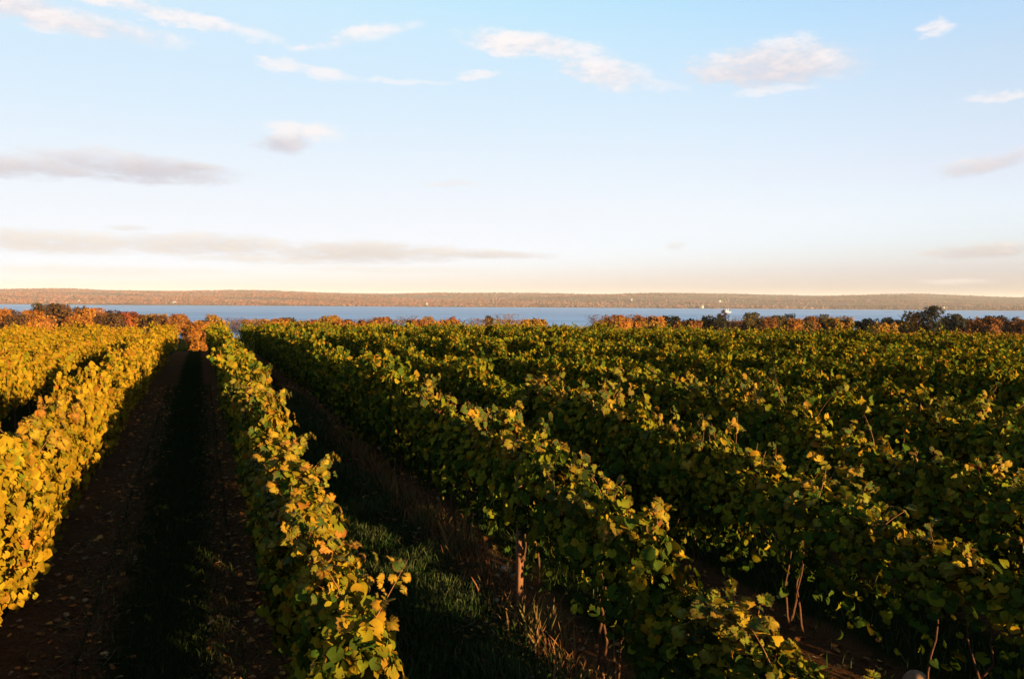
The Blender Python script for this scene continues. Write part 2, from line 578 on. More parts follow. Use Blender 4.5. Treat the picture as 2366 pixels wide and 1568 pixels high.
PAL = {
    'yellow': (0.162, 0.0972, 0.006), 'lime': (0.0929, 0.0832, 0.006), 'green': (0.0248, 0.0389, 0.005),
    'dark': (0.0119, 0.0216, 0.004), 'orange': (0.162, 0.067, 0.008), 'brown': (0.0864, 0.0367, 0.01), 'red': (0.119, 0.0119, 0.007),
}
MIX = {  # gold for rows seen sunlit, green for shaded: light put into leaf colour
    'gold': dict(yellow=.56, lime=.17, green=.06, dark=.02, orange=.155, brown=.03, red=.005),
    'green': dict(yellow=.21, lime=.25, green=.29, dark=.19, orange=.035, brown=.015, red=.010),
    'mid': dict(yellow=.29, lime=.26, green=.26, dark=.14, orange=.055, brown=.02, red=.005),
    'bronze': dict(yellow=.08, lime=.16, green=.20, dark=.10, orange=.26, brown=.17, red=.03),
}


def leaf_tints(r, n_, mix, clump_lit=None):
    names = list(MIX[mix])
    pr = np.array([MIX[mix][k] for k in names])
    cs = np.array([PAL[k] for k in names])
    u = r.random(n_)
    if clump_lit is not None:                                  # neighbouring leaves turn together; crest yellowing imitates sunlight
        u = np.clip(u * 0.62 + clump_lit * 0.38, 0, 0.9999)
    order = [names.index(k) for k in ('dark', 'green', 'lime', 'yellow', 'orange', 'brown', 'red')]
    cum = np.cumsum(pr[order] / pr.sum())
    idx = np.array(order)[np.minimum(np.searchsorted(cum, u), len(order) - 1)]
    c = cs[idx] * (1 + r.normal(0, 0.16, (n_, 1)))
    c = c * (1 + r.normal(0, 0.07, (n_, 3)))
    return np.clip(c, 0.003, 0.5)


def fourier(r, k=4, amp=1.0):
    fr = r.integers(1, 6, k)
    ph = r.uniform(0, 2 * PI, (k, 2))
    ar = r.integers(0, 4, k)
    am = r.normal(0, 1, k)
    am = am / np.sqrt(np.sum(am ** 2)) * amp

    def fn(x, th):
        return sum(am[i] * np.cos(fr[i] * x * 2.3 + ph[i, 0]) * np.cos(ar[i] * th + ph[i, 1]) for i in range(k))
    return fn


VINE_L = 2.4


def vine_leaf_cloud(seed, count, mix, size=(0.07, 0.155), top_only=False, shoots=5, fluff=1.0, skirt=0.0):
    """Leaves of one vine: x along the row, y across, z up. Returns arrays plus the shoots' centre lines."""
    r = np.random.default_rng(seed)
    bulge, gaps, colf = fourier(r, 5, 0.27 if mix == 'gold' else 0.34), fourier(r, 5, 1.0), fourier(r, 4, 0.33)
    n0 = int(count * 2.1)
    x = r.uniform(-VINE_L / 2 - 0.16, VINE_L / 2 + 0.16, n0)
    th = r.uniform(-PI, PI, n0)                            # 0 = straight up
    if top_only:
        th = r.normal(0, 0.95, n0)
    rho = 1 - np.abs(r.normal(0, 0.17, n0))
    deep = r.random(n0) < 0.22
    rho = np.where(deep, r.uniform(0.15, 0.9, n0), rho) * (1 + bulge(x, th) * fluff)
    y = np.sin(th) * rho * 0.37
    z = 1.32 + np.cos(th) * rho * np.where(np.cos(th) > 0, 0.78, 0.74 + max(0.0, -skirt) * 0.95)
    keep = np.clip(0.72 + 0.7 * gaps(x, th), 0.06, 1.0)
    keep *= np.interp(z - skirt, [0.55, 0.85, 1.1, 1.35], [0.05, 0.22, 0.72, 1.0])
    ok = r.random(n0) < keep
    x, y, z, th = x[ok][:count], y[ok][:count], z[ok][:count], th[ok][:count]
    P = np.stack([x, y, z], 1)
    nr = np.stack([r.normal(-0.34, 0.5, len(x)), np.sin(th) * 0.95 - 0.22 + r.normal(0, 0.42, len(x)), np.cos(th) * 0.36 + 0.26 + r.normal(0, 0.40, len(x))], 1)    # blades turn towards the light
    tip = np.stack([r.normal(0, 0.55, len(x)), np.sin(th) * 0.6 + r.normal(0, 0.3, len(x)), -0.8 + r.normal(0, 0.35, len(x))], 1)
    S = r.uniform(*size, len(x)) * (1 + r.normal(0, 0.12, len(x)))
    cl = np.clip(0.5 + colf(x, th) + (0.55 * (z - 1.55) - 0.35 * y if mix in ('green', 'mid') else 0), 0, 1)  # crest and sun side yellowed, lower leaves greener: light put into leaf colour
    lines = []
    for i in range(shoots):
        bx, by = r.uniform(-VINE_L / 2, VINE_L / 2), r.normal(0, 0.16)
        L = r.uniform(0.28, 0.75) if r.random() < 0.9 else r.uniform(0.75, 1.0)
        lean = np.array([r.normal(0, 0.35), r.normal(0, 0.5), 1.0])
        lean /= np.linalg.norm(lean)
        q = np.linspace(0, 1, 6)[:, None]
        bend = np.array([r.normal(0, 0.22), r.normal(0, 0.25), -0.12])
        pts = np.array([bx, by, 1.82]) + lean * L * q + bend * (q ** 2) * L
        lines.append(pts)
        m_ = int(5 + L * r.uniform(14, 22))
        qs = r.uniform(0.12, 1.0, m_)
        base = np.stack([np.interp(qs, q[:, 0], pts[:, j]) for j in range(3)], 1)
        P = np.concatenate([P, base + r.normal(0, 0.035, (m_, 3))])
        nr = np.concatenate([nr, np.stack([r.normal(-.35, .5, m_), r.normal(-.25, .5, m_), r.uniform(0.0, .8, m_)], 1)])
        tip = np.concatenate([tip, np.stack([r.normal(0, .7, m_), r.normal(0, .7, m_), r.normal(-0.45, .4, m_)], 1)])
        S = np.concatenate([S, r.uniform(size[0] * 0.9, size[1] * 1.0, m_)])
        cl = np.concatenate([cl, np.full(m_, r.uniform(0.3, 1.0))])
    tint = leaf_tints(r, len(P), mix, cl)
    return P, frames(nr, tip), S, tint, lines


def stamp_leaves(temps, P, R, S, tint, r):
    which = r.integers(0, len(temps), len(P))
    V, Fc, T, o = [], [], [], 0
    for k, (tv, tf) in enumerate(temps):
        s = which == k
        if not s.any():
            continue
        v, f, t = stamp(tv, tf, P[s], R[s], S[s], tint[s])
        V.append(v)
        Fc.append(f + o)
        T.append(t)
        o += len(v)
    return np.concatenate(V), np.concatenate(Fc), np.concatenate(T)


# ------------------------------------------------------------------ ground, lake, far hills
LAKE_Z = -46.0
FIELD_END = 84.0


def ground_z(x, y):
    x = np.asarray(x, float)
    y = np.asarray(y, float)
    t = RX * x + RY * y
    p = NX * x + NY * y
    a = np.maximum(0, t - 86.0)
    z = -0.045 * (a - 14 * (1 - np.exp(-a / 14))) - 0.00037 * np.clip(t - 25, 0, 75) ** 2
    b = np.clip(p - 8, 0, 160)
    z = z - 0.0255 * (b - 14 * (1 - np.exp(-b / 14))) * np.clip((t + 40) / 90, 0, 1)
    return np.maximum(z, -62.0)


def axis(lo, hi, fine_lo, fine_hi, step, grow):
    a = list(np.arange(fine_lo, fine_hi, step))
    s, v = step, a[-1]
    while v < hi:
        s *= grow
        v += s
        a.append(v)
    s, v = step, a[0]
    while v > lo:
        s *= grow
        v -= s
        a.insert(0, v)
    return np.array(a)


def grid_mesh(name, xs, ys, zf, mat):
    X, Y = np.meshgrid(xs, ys)
    Z = zf(X, Y)
    v = np.stack([X, Y, Z], 2).reshape(-1, 3)
    nx, ny = len(xs), len(ys)
    i = np.arange(ny - 1)[:, None] * nx + np.arange(nx - 1)[None, :]
    i = i.ravel()
    f = np.concatenate([np.stack([i, i + 1, i + nx + 1], 1), np.stack([i, i + nx + 1, i + nx], 1)])
    return mesh_from(name, v, f, mat, smooth=True)


gr = np.random.default_rng(5)
GW = [(gr.normal(0, 1), gr.uniform(1.0, 5.5), gr.uniform(0, 2 * PI), gr.uniform(0, PI)) for _ in range(14)]


def ground_full(x, y):
    z = ground_z(x, y)
    near = np.exp(-((x ** 2 + (y - 12) ** 2) / 40.0 ** 2))
    rel = sum(a * np.cos((x * math.cos(d) + y * math.sin(d)) * k + ph) / k for a, k, ph, d in GW)
    p = NX * x + NY * y
    ruts = -0.05 * np.exp(-((p + 1.35) / 0.28) ** 2) - 0.05 * np.exp(-((p - 0.42) / 0.28) ** 2)
    return z + near * (0.028 * rel + ruts)


def ground_at(x, y):
    return float(ground_full(np.float64(x), np.float64(y)))


xs = axis(-16000, 16000, -14, 18, 0.3, 1.07)
ys = axis(-3000, 16000, -2, 32, 0.3, 1.07)
link('ground', grid_mesh('ground', xs, ys, ground_full, M_SOIL), kind='structure', label='dark vineyard soil and turf falling away to the lake', )

lv = np.array([[-15000, 300, LAKE_Z], [15000, 300, LAKE_Z], [15000, 6500, LAKE_Z], [-15000, 6500, LAKE_Z]])
link('lake', mesh_from('lake', lv, [[0, 1, 2], [0, 2, 3]], M_LAKE), kind='structure', label='blue lake spanning the view below the vineyard')

hr = np.random.default_rng(9)
HW = [(hr.normal(0, 1), hr.uniform(0.0006, 0.004), hr.uniform(0, 2 * PI), hr.uniform(-0.5, 0.5)) for _ in range(12)]


def hill_z(x, y):
    shore = 4750 + 60 * np.sin(x * 0.0011 + 1.0) + 40 * np.sin(x * 0.0037)
    d = y - shore
    up = np.interp(d, [-400, 0, 120, 900, 2200, 3400, 6000, 11000], [-14, 0.5, 9, 36, 75, 101, 86, 30])
    rel = sum(a * np.cos(x * k * math.cos(g) + y * k * 1.4 * math.sin(g) + ph) / (0.6 + k * 300) for a, k, ph, g in HW)
    swell = 9 * np.exp(-((x - 900) / 700.0) ** 2) + 7 * np.exp(-((x - 2900) / 900.0) ** 2)
    return LAKE_Z + up + (rel * 5.5 + swell) * np.clip(d / 1800, 0, 1)


hx = np.linspace(-15000, 15000, 240)
hy = np.concatenate([np.linspace(4350, 5400, 30), np.linspace(5450, 8600, 60), np.linspace(8800, 15500, 16)])
link('hills', grid_mesh('hills', hx, hy, hill_z, M_HILL), kind='structure', label='low wooded ridge and farm fields along the far shore')

# far forest: every crown is a small faceted mass, too many and too far to count
fr = np.random.default_rng(17)
NF = 42000
fy = 4760 + fr.random(NF) ** 1.35 * 3700
fx = fr.uniform(-0.78, 0.78, NF) * fy
fieldn = (np.sin(fx * 0.0021 + fy * 0.004 + 1.3) + np.sin(fx * 0.0013 - fy * 0.0061) + 0.8 * np.sin(fx * 0.0052 + fy * 0.0023 + 4.0) + fr.normal(0, 0.10, NF))
open_bias = np.interp(fx / fy, [-0.7, -0.15, 0.05, 0.25, 0.7], [-1.3, -1.0, 0.1, 0.8, 0.9]) + np.interp(fy, [4760, 5100, 6000], [-3.0, -0.6, 0.3])
keep = (fieldn + open_bias < 0.45) | (fr.random(NF) < 0.06)
fx, fy = fx[keep], fy[keep]
shore_ok = hill_z(fx, fy) > LAKE_Z + 1.2
fx, fy = fx[shore_ok], fy[shore_ok]
fz = hill_z(fx, fy)
nb = len(fx)
blob = np.array([[0, 0, 1.0], [0.55, 0.1, 0.62], [-0.1, 0.5, 0.7], [-0.5, -0.1, 0.6], [0.1, -0.55, 0.66], [0.62, -0.2, 0.2], [0.2, 0.6, 0.22], [-0.6, 0.15, 0.2], [-0.15, -0.6, 0.18], [0.0, 0.0, -0.05]])
bf = np.array([[0, 1, 2], [0, 2, 3], [0, 3, 4], [0, 4, 1], [1, 5, 6], [1, 6, 2], [2, 6, 7], [2, 7, 3], [3, 7, 8], [3, 8, 4], [4, 8, 5], [4, 5, 1]], dtype=np.int32)
ang = fr.uniform(0, 2 * PI, nb)
ca, sa = np.cos(ang), np.sin(ang)
Rz = np.zeros((nb, 3, 3))
Rz[:, 0, 0], Rz[:, 0, 1], Rz[:, 1, 0], Rz[:, 1, 1] = ca, -sa, sa, ca
Rz[:, 2, 2] = fr.uniform(0.7, 1.25, nb)
fcol = np.array([(0.124, 0.0407, 0.02), (0.142, 0.0573, 0.0308), (0.108, 0.0362, 0.0216), (0.15, 0.0467, 0.0185), (0.0498, 0.0302, 0.0139), (0.0228, 0.0165, 0.0107), (0.124, 0.0635, 0.0431)])
patch = 0.5 + 0.25 * np.sin(fx * 0.006 + 2) + 0.25 * np.sin(fy * 0.011 + fx * 0.004)
wgt = np.stack([np.full(nb, .26), np.full(nb, .2), np.full(nb, .16), np.full(nb, .12), .10 + .08 * patch, .03 + .13 * patch * (fx > 0), np.full(nb, .1)], 1)
wgt /= wgt.sum(1, keepdims=True)
pick = (np.cumsum(wgt, 1) < fr.random(nb)[:, None]).sum(1)
ft = fcol[np.minimum(pick, 6)] * (1 + fr.normal(0, 0.16, (nb, 1)))
stand = sum(a_ * np.sin(fx * k_ + fy * k_ * 2.7 + p_) for a_, k_, p_ in ((0.16, 0.0031, 0.4), (0.14, 0.0072, 2.0), (0.13, -0.0113, 4.4), (0.10, 0.021, 1.1)))
ft = ft * np.clip(1 + stand, 0.45, 1.5)[:, None]
mute = np.interp(fx / fy, [-0.3, 0.25], [0.1, 0.55])[:, None]
ft = ft * (1 - mute) + mute * ft.mean(1, keepdims=True) * np.array([1.08, 0.93, 1.02])
v, f, t = stamp(blob, bf, np.stack([fx, fy, fz - 1.0], 1), Rz, fr.uniform(5, 11, nb), np.clip(ft, 0.01, 0.6))
link('far_forest', mesh_from('far_forest', v, f, M_TREE, t), kind='stuff', label='autumn woodland covering the far shore in rust and tan', cat='woodland')

# ------------------------------------------------------------------ vines


def row_world(p, t):
    return p * NX + t * RX, p * NY + t * RY


def project(x, y, z):
    d = CAM_R.transposed() @ Vector((x, y, z - CAM_Z))
    if d.z > -0.2:
        return None
    return W_PX / 2 + F_PX * d.x / -d.z, H_PX / 2 - F_PX * d.y / -d.z, -d.z


ROWS = {-1: -2.25, 1: 1.02}
for k in range(2, 52):
    ROWS[k] = 1.30 + 2.65 * (k - 1)
for k in range(2, 13):
    ROWS[-k] = -2.25 - 2.95 * (k - 1)

rv = np.random.default_rng(23)
vines = []
for k, p in ROWS.items():
    t = -20.0 + rv.uniform(0, 2.4) if k not in (1, 2) else -20.0 + {1: 0.55, 2: 1.26}[k]
    tend = FIELD_END - 0.10 * max(0, p) + rv.uniform(-1, 1)
    while t < tend:
        x, y = row_world(p, t)
        q = project(x, y, 1.6 + float(ground_z(x, y)))
        inview = q is not None and -150 < q[0] < W_PX + 150 and q[1] < H_PX + 260 and q[2] > 3.0
        dist = math.hypot(x, y)
        shade = (q is None or not inview) and dist < 26 and p > -6 and t > -14
        edge = q is not None and -420 < q[0] < W_PX + 500 and q[2] > 3.0
        if inview or shade or edge:
            strict = q is not None and -20 < q[0] < W_PX + 20 and q[1] < H_PX + 60 and q[2] > 3.0
            vines.append(dict(k=k, p=p, t=t, x=x, y=y, d=dist, inview=strict))
        t += VINE_L
vis = sorted([v_ for v_ in vines if v_['inview']], key=lambda v_: v_['d'])
N_THINGS = 296
things = vis[:N_THINGS]
thing_ids = set(id(v_) for v_ in things)
rest = [v_ for v_ in vines if id(v_) not in thing_ids]

NEAR_D = 17.0
variants = {}


def near_variant(mix, i, skirt=0.0):
    key = ('near', mix, i, skirt)
    if key not in variants:
        sd = 100 + i * 7 + {'gold': 0, 'green': 500, 'mid': 2500}[mix]
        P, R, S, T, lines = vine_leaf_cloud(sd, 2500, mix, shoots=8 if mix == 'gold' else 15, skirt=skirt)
        r = np.random.default_rng(sd + 1)
        out = np.abs(P[:, 1]) / 0.46 + np.maximum(0, P[:, 2] - 1.3) / 0.7 + S * 4 + r.uniform(0, 0.5, len(P))
        order = np.argsort(-out)
        sing, bulk = order[:300], order[300:]
        v, f, t = stamp_leaves(LEAF_MID, P[bulk], R[bulk], S[bulk], T[bulk], r)
        me = mesh_from('foliage', v, f, M_FOL, t)
        v2, f2, t2 = stamp_leaves(LEAF_MID, P[sing], R[sing], S[sing], T[sing], r)
        sh = []
        for ln in lines:
            a, b_ = tube(ln, np.linspace(0.0055, 0.002, len(ln)), 4)
            sh.append(mesh_from('shoot', a, b_, M_CANE, smooth=True))
        variants[key] = (me, (P, R, S, T, sing), sh, (v2, f2, t2))
    return variants[key]


def mid_variant(mix, i, skirt=0.0):
    key = ('mid', mix, i, skirt)
    if key not in variants:
        sd = 900 + i * 11 + {'gold': 0, 'green': 500, 'mid': 2500}[mix]
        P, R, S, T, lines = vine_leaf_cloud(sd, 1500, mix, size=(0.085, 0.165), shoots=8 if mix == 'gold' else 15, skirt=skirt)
        v, f, t = stamp_leaves(LEAF_LOW, P, R, S, T, np.random.default_rng(sd))
        variants[key] = mesh_from('foliage', v, f, M_FOL, t)
    return variants[key]


TRUNKS = []
for i in range(8):
    r = np.random.default_rng(300 + i)
    q = np.linspace(0, 1, 7)
    pts = np.stack([r.normal(0, 0.05) * q + np.cumsum(r.normal(0, 0.04, 7)), np.cumsum(r.normal(0, 0.03, 7)), -0.06 + q * 1.35], 1)
    v, f = tube(pts, np.linspace(0.027, 0.011, 7) * r.uniform(0.6, 1.15) * (1 + r.normal(0, 0.08, 7)), 6)
    TRUNKS.append(mesh_from('trunk', v, f, M_BARK, smooth=True))


def ordinal(n_):
    suf = 'th' if 10 <= n_ % 100 <= 20 else {1: 'st', 2: 'nd', 3: 'rd'}.get(n_ % 10, 'th')
    return '%d%s' % (n_, suf)


def height_scale(k, t, r):
    s = 1.0 + r.normal(0, 0.075)
    if k == -1:
        s *= 0.98
    dep = t
    if k > 0:
        s *= float(np.interp(dep, [3.0, 5.5, 8.0, 10.5], [0.60, 0.72, 0.92, 1.0]))
    if k in (3, 4) and -9 < t < 2.5:
        s *= 0.76          # out-of-view vines shortened so low sun reaches the rows beside
    return s


def skirt_of(k, t):
    """Lower canopy edge; raised stretches are shaped to let low sun through."""
    if k == -1:
        return -0.46
    if k == 1:
        return -0.30
    if k == 2 and 6.0 < t < 15:
        return 0.40
    if k == 2:
        return -0.22
    if k == 3 and -9 < t < 8:
        return 0.50  # canopy opened here so low sun reaches the next row's base
    if k == 4 and -20 < t < 2:
        return 0.30
    if k >= 3 and t < 30:
        return -0.16
    return 0.0


seq = {}
for v_ in sorted(things, key=lambda v_: v_['t']):
    seq[v_['k']] = seq.get(v_['k'], 0) + 1
    v_['n'] = seq[v_['k']]
row_rot = math.atan2(RY, RX)
n_single = 0
for i, v_ in enumerate(things):
    r = np.random.default_rng(4000 + i)
    k, d = v_['k'], v_['d']
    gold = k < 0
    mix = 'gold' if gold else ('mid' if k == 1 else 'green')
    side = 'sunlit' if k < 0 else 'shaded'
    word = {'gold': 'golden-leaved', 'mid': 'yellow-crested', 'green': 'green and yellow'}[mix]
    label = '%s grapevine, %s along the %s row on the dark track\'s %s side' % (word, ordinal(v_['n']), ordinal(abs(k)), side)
    flip = r.normal(0, 0.05)
    e = link('grapevine', None, label=label, cat='grapevine', group='grapevines in the trellised rows',
             loc=(v_['x'], v_['y'], ground_at(v_['x'], v_['y'])), rot=(0, 0, row_rot + flip))
    e.empty_display_size = 0.2
    sz = height_scale(k, v_['t'], r)
    e.scale = (1.0, r.uniform(0.78, 1.05), sz)
    # trunks
    for j in range(3 if d < 20 else (2 if d < 34 else 1)):
        tr = link('trunk', TRUNKS[r.integers(0, 8)], e, loc=(r.normal(0, 0.3) if j else r.normal(0, 0.08), r.normal(0, 0.03), 0), rot=(0, 0, r.uniform(0, 2 * PI)))
    if d < NEAR_D:
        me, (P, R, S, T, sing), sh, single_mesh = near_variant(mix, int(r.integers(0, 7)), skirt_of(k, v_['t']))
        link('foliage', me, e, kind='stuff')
        for s_ in sh:
            link('shoot', s_, e)
        ns = 150 if d < 8 else (100 if d < 12 else 60)
        cnt = sing[:ns]
        for q_ in cnt:
            lf = link('leaf', HI_MESH[int(r.integers(0, 10))], e)
            mb = Matrix(R[q_].tolist()).to_4x4() @ Matrix.Diagonal((S[q_], S[q_], S[q_], 1.0))
            mb.translation = Vector(P[q_].tolist())
            lf.matrix_basis = mb
            lf.color = (*T[q_].tolist(), 1.0)
            n_single += 1
    else:
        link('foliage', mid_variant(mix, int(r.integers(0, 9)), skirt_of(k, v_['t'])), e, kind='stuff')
print('vines', len(things), 'rest', len(rest), 'single leaves', n_single)

# the vines beyond those: one mass
V, Fc, T, o = [], [], [], 0
far_var = {}
for i, v_ in enumerate(rest):
    r = np.random.default_rng(9000 + i)
    k, d = v_['k'], v_['d']
    close = d < 45
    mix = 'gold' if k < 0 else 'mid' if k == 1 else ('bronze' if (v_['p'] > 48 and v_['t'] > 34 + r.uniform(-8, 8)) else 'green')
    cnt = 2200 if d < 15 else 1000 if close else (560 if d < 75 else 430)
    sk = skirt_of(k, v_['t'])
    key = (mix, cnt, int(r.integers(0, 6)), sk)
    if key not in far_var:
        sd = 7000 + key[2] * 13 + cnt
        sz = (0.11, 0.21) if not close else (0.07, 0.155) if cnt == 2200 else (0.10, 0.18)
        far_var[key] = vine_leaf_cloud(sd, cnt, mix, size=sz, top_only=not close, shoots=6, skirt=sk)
    P, R, S, Tt, _ = far_var[key]
    a = row_rot + r.normal(0, 0.05)
    A = np.array([[math.cos(a), -math.sin(a), 0], [math.sin(a), math.cos(a), 0], [0, 0, 1]])
    sc = np.array([1, r.uniform(0.9, 1.1), height_scale(k, v_['t'] if close else 50, r)])
    P2 = (P * sc) @ A.T + np.array([v_['x'], v_['y'], float(ground_z(v_['x'], v_['y']))])
    R2 = np.einsum('ij,njk->nik', A, R)
    tm = LEAF_MID[i % 7] if d < 15 else LEAF_LOW[i % 5] if d < 40 else LEAF_QUAD[0]
    v, f, t = stamp(tm[0], tm[1], P2, R2, S, Tt * r.uniform(0.88, 1.12))
    V.append(v)
    Fc.append(f + o)
    T.append(t)
    o += len(v)
link('distant_vines', mesh_from('distant_vines', np.concatenate(V), np.concatenate(Fc), M_FOL, np.concatenate(T)), kind='stuff',
     label='unbroken mass of vine tops receding to the field edge', cat='vines')

# ------------------------------------------------------------------ trellis posts


def post_mesh(seed, h=2.0, w_=0.034):
    r = np.random.default_rng(seed)
    q = np.linspace(-0.15, h, 9)
    prof = [(-1, -1), (1, -1), (1.0, -0.2), (0.82, 0.0), (1.0, 0.2), (1, 1), (-1, 1)]
    vv, ff = [], []
    for i, z in enumerate(q):
        jx, jy = r.normal(0, 0.002, 2)
        for (a, b_) in prof:
            vv.append((a * w_ + jx + r.normal(0, 0.0012), b_ * w_ + jy + r.normal(0, 0.0012), z))
    k = len(prof)
    for i in range(len(q) - 1):
        for j in range(k):
            a0, a1 = i * k + j, i * k + (j + 1) % k
            ff += [(a0, a1, a1 + k), (a0, a1 + k, a0 + k)]
    b0 = (len(q) - 1) * k
    ff += [(b0, b0 + j, b0 + j + 1) for j in range(1, k - 1)]
    return mesh_from('trellis_post', vv, ff, M_POST)


def trellis_post(p, t, seed, label):
    x, y = row_world(p, t)
    link('trellis_post', post_mesh(seed), label=label, cat='post', group='trellis posts', loc=(x, y, ground_at(x, y)), rot=(0.01, 0.015, row_rot + 0.4))


trellis_post(3.72, 9.46, 1, 'slim brown wooden post lit orange at the edge of the grassy aisle')

# ------------------------------------------------------------------ grass and fallen leaves


def scatter_ground(name, count, pfun, tfun, seed, blade, cols, size, mat, label, cat, lay=False, patchy=False):
    r = np.random.default_rng(seed)
    p, t = pfun(r, count), tfun(r, count)
    x, y = p * NX + t * RX, p * NY + t * RY
    q = np.stack([x, y], 1)
    pr = [(x * 1.0), y]
    z = ground_full(x, y)
    P = np.stack([x, y, z], 1)
    dist = np.hypot(x, y)
    S = r.uniform(*size, count) * (1 + np.maximum(0, dist - 10) * 0.012)
    tuft = 0.5 + 0.25 * np.sin(x * 4.1 + 1.7 * np.sin(y * 2.3)) + 0.25 * np.sin(y * 3.3 + 2.1 * np.sin(x * 1.9))
    if patchy:
        S = S * (0.45 + 0.95 * tuft)
    if lay:
        nr = np.stack([r.normal(0, .3, count), r.normal(0, .3, count), np.ones(count)], 1)
        a = r.uniform(0, 2 * PI, count)
        tip = np.stack([np.cos(a), np.sin(a), r.normal(0.05, 0.1, count)], 1)
        P[:, 2] += 0.012 + r.uniform(0, 0.015, count)
    else:
        a = r.uniform(0, 2 * PI, count)
        nr = np.stack([np.cos(a), np.sin(a), np.zeros(count)], 1)
        tip = np.stack([r.normal(0, .42, count), r.normal(0, .42, count), np.ones(count)], 1)
    cs = np.array(cols)
    ci = r.integers(0, len(cs), count)
    if patchy:
        ci = np.clip((tuft + r.normal(0, 0.28, count)) * len(cs), 0, len(cs) - 1).astype(int)
    tint = cs[ci] * (1 + r.normal(0, 0.2, (count, 1)))
    v, f, tt2 = stamp(blade[0], blade[1], P, frames(nr, tip), S, np.clip(tint, 0.004, 0.6))
    link(name, mesh_from(name, v, f, mat, tt2), kind='stuff', label=label, cat=cat)


BLADE = (np.array([[-0.035, 0, 0], [0.035, 0, 0], [0.026, 0.55, 0.06], [-0.026, 0.55, 0.06], [0.0, 1.0, 0.24]]),
         np.array([[0, 1, 2], [0, 2, 3], [3, 2, 4]], dtype=np.int32))
GC = [(0.0139, 0.0287, 0.00648), (0.021, 0.0364, 0.00864), (0.0098, 0.0229, 0.00576), (0.0307, 0.044, 0.0115), (0.0446, 0.0497, 0.018)]


def near_t(lo, hi, pw=1.7):
    return lambda r, n_: lo + (hi - lo) * r.random(n_) ** pw


def clumped(c, w_, seed):
    def fn(r, n_):
        return c + w_ * np.clip(r.normal(0, 0.55, n_), -1, 1)
    return fn


scatter_ground('grass', 60000, clumped(2.5, 1.2, 1), near_t(3, 34), 41, BLADE, GC, (0.07, 0.22), M_GRASS,
               'tufted green grass filling the aisle beside the wooden post', 'grass', patchy=True)
scatter_ground('dry_grass', 26000, lambda r, n_: r.choice([-1.5, -1.3, 0.35, 0.6, 1.9, 3.1, 3.4], n_) + r.normal(0, .3, n_), near_t(3, 30, 1.5), 46, BLADE,
               [(0.060, 0.036, 0.016), (0.085, 0.055, 0.024), (0.040, 0.024, 0.012), (0.055, 0.048, 0.016)], (0.07, 0.20), M_GRASS,
               'flattened dry straw matted over the wheel tracks', 'straw', lay=True)
scatter_ground('track_grass', 30000, clumped(-0.45, 0.85, 2), near_t(3, 40), 42, BLADE, [(0.0135, 0.0225, 0.0063), (0.0203, 0.027, 0.0081), (0.009, 0.0158, 0.0054)], (0.06, 0.15), M_GRASS,
               'short dark grass down the middle of the dirt track', 'grass')
scatter_ground('weeds', 30000, lambda r, n_: 3.95 + 2.65 * r.integers(0, 4, n_) + 1.3 + np.clip(r.normal(0, .55, n_), -1.25, 1.25), near_t(-1, 26, 1.2), 43, BLADE, GC, (0.10, 0.22), M_GRASS,
               'rough weeds and grass under the shaded vine rows', 'grass')
scatter_ground('dry_weeds', 3400, lambda r, n_: 3.72 + r.normal(0, .17, n_), near_t(7, 24, 1.1), 47, BLADE,
               [(0.12, 0.055, 0.022), (0.10, 0.040, 0.016), (0.15, 0.080, 0.030), (0.08, 0.060, 0.020)], (0.10, 0.38), M_GRASS,
               'rusty dry weed stalks along the lit base of the row by the post', 'weeds', patchy=True)
scatter_ground('fallen_leaves', 5200, lambda r, n_: r.choice([-1.5, 0.55, 1.1, 3.3, 3.95, 6.4], n_) + r.normal(0, .33, n_), near_t(3, 40, 1.5), 44, LEAF_LOW[0],
               [(0.192, 0.0765, 0.0189), (0.128, 0.0478, 0.0141), (0.245, 0.115, 0.0221), (0.0834, 0.0382, 0.0158), (0.167, 0.105, 0.0441), (0.257, 0.0765, 0.0158)], (0.035, 0.10), M_LITTER,
               'dry fallen vine leaves strewn along the dirt track and row bases', 'leaves', lay=True)

# ------------------------------------------------------------------ stones


def stone(x, y, s, seed, label):
    r = np.random.default_rng(seed)
    import bmesh
    bm = bmesh.new()
    bmesh.ops.create_icosphere(bm, subdivisions=3, radius=1.0)
    k = r.normal(0, 1, (5, 3)) * 1.6
    ph = r.uniform(0, 2 * PI, 5)
    for v in bm.verts:
        c_ = np.array(v.co)
        m_ = 1 + 0.17 * sum(math.cos(float(k[i] @ c_) + ph[i]) for i in range(5)) / 2
        v.co = Vector((c_ * m_ * np.array([1.25, 0.9, 0.62]) * s).tolist())
    me = bpy.data.meshes.new('stone')
    bm.to_mesh(me)
    bm.free()
    me.polygons.foreach_set('use_smooth', np.ones(len(me.polygons), dtype=bool))
    me.materials.append(M_STONE)
    link('stone', me, label=label, cat='stone', group='field stones', loc=(x, y, ground_at(x, y) + 0.12 * s), rot=(0, 0, r.uniform(0, 6)))


def ground_hit(px, py):
    d = pix_dir(px, py)
    k = -CAM_Z / d.z
    return d.x * k, d.y * k


x, y = ground_hit(1170, 1318)
stone(x, y, 0.10, 2, 'small grey stone in the grass beside the lit row base')
x, y = ground_hit(1190, 1335)
stone(x, y, 0.07, 3, 'smallest grey pebble lying next to another stone in the grass')
x, y = ground_hit(2122, 1588)
stone(x, y, 0.20, 4, 'tan rounded boulder at the bottom edge under the shaded vines')

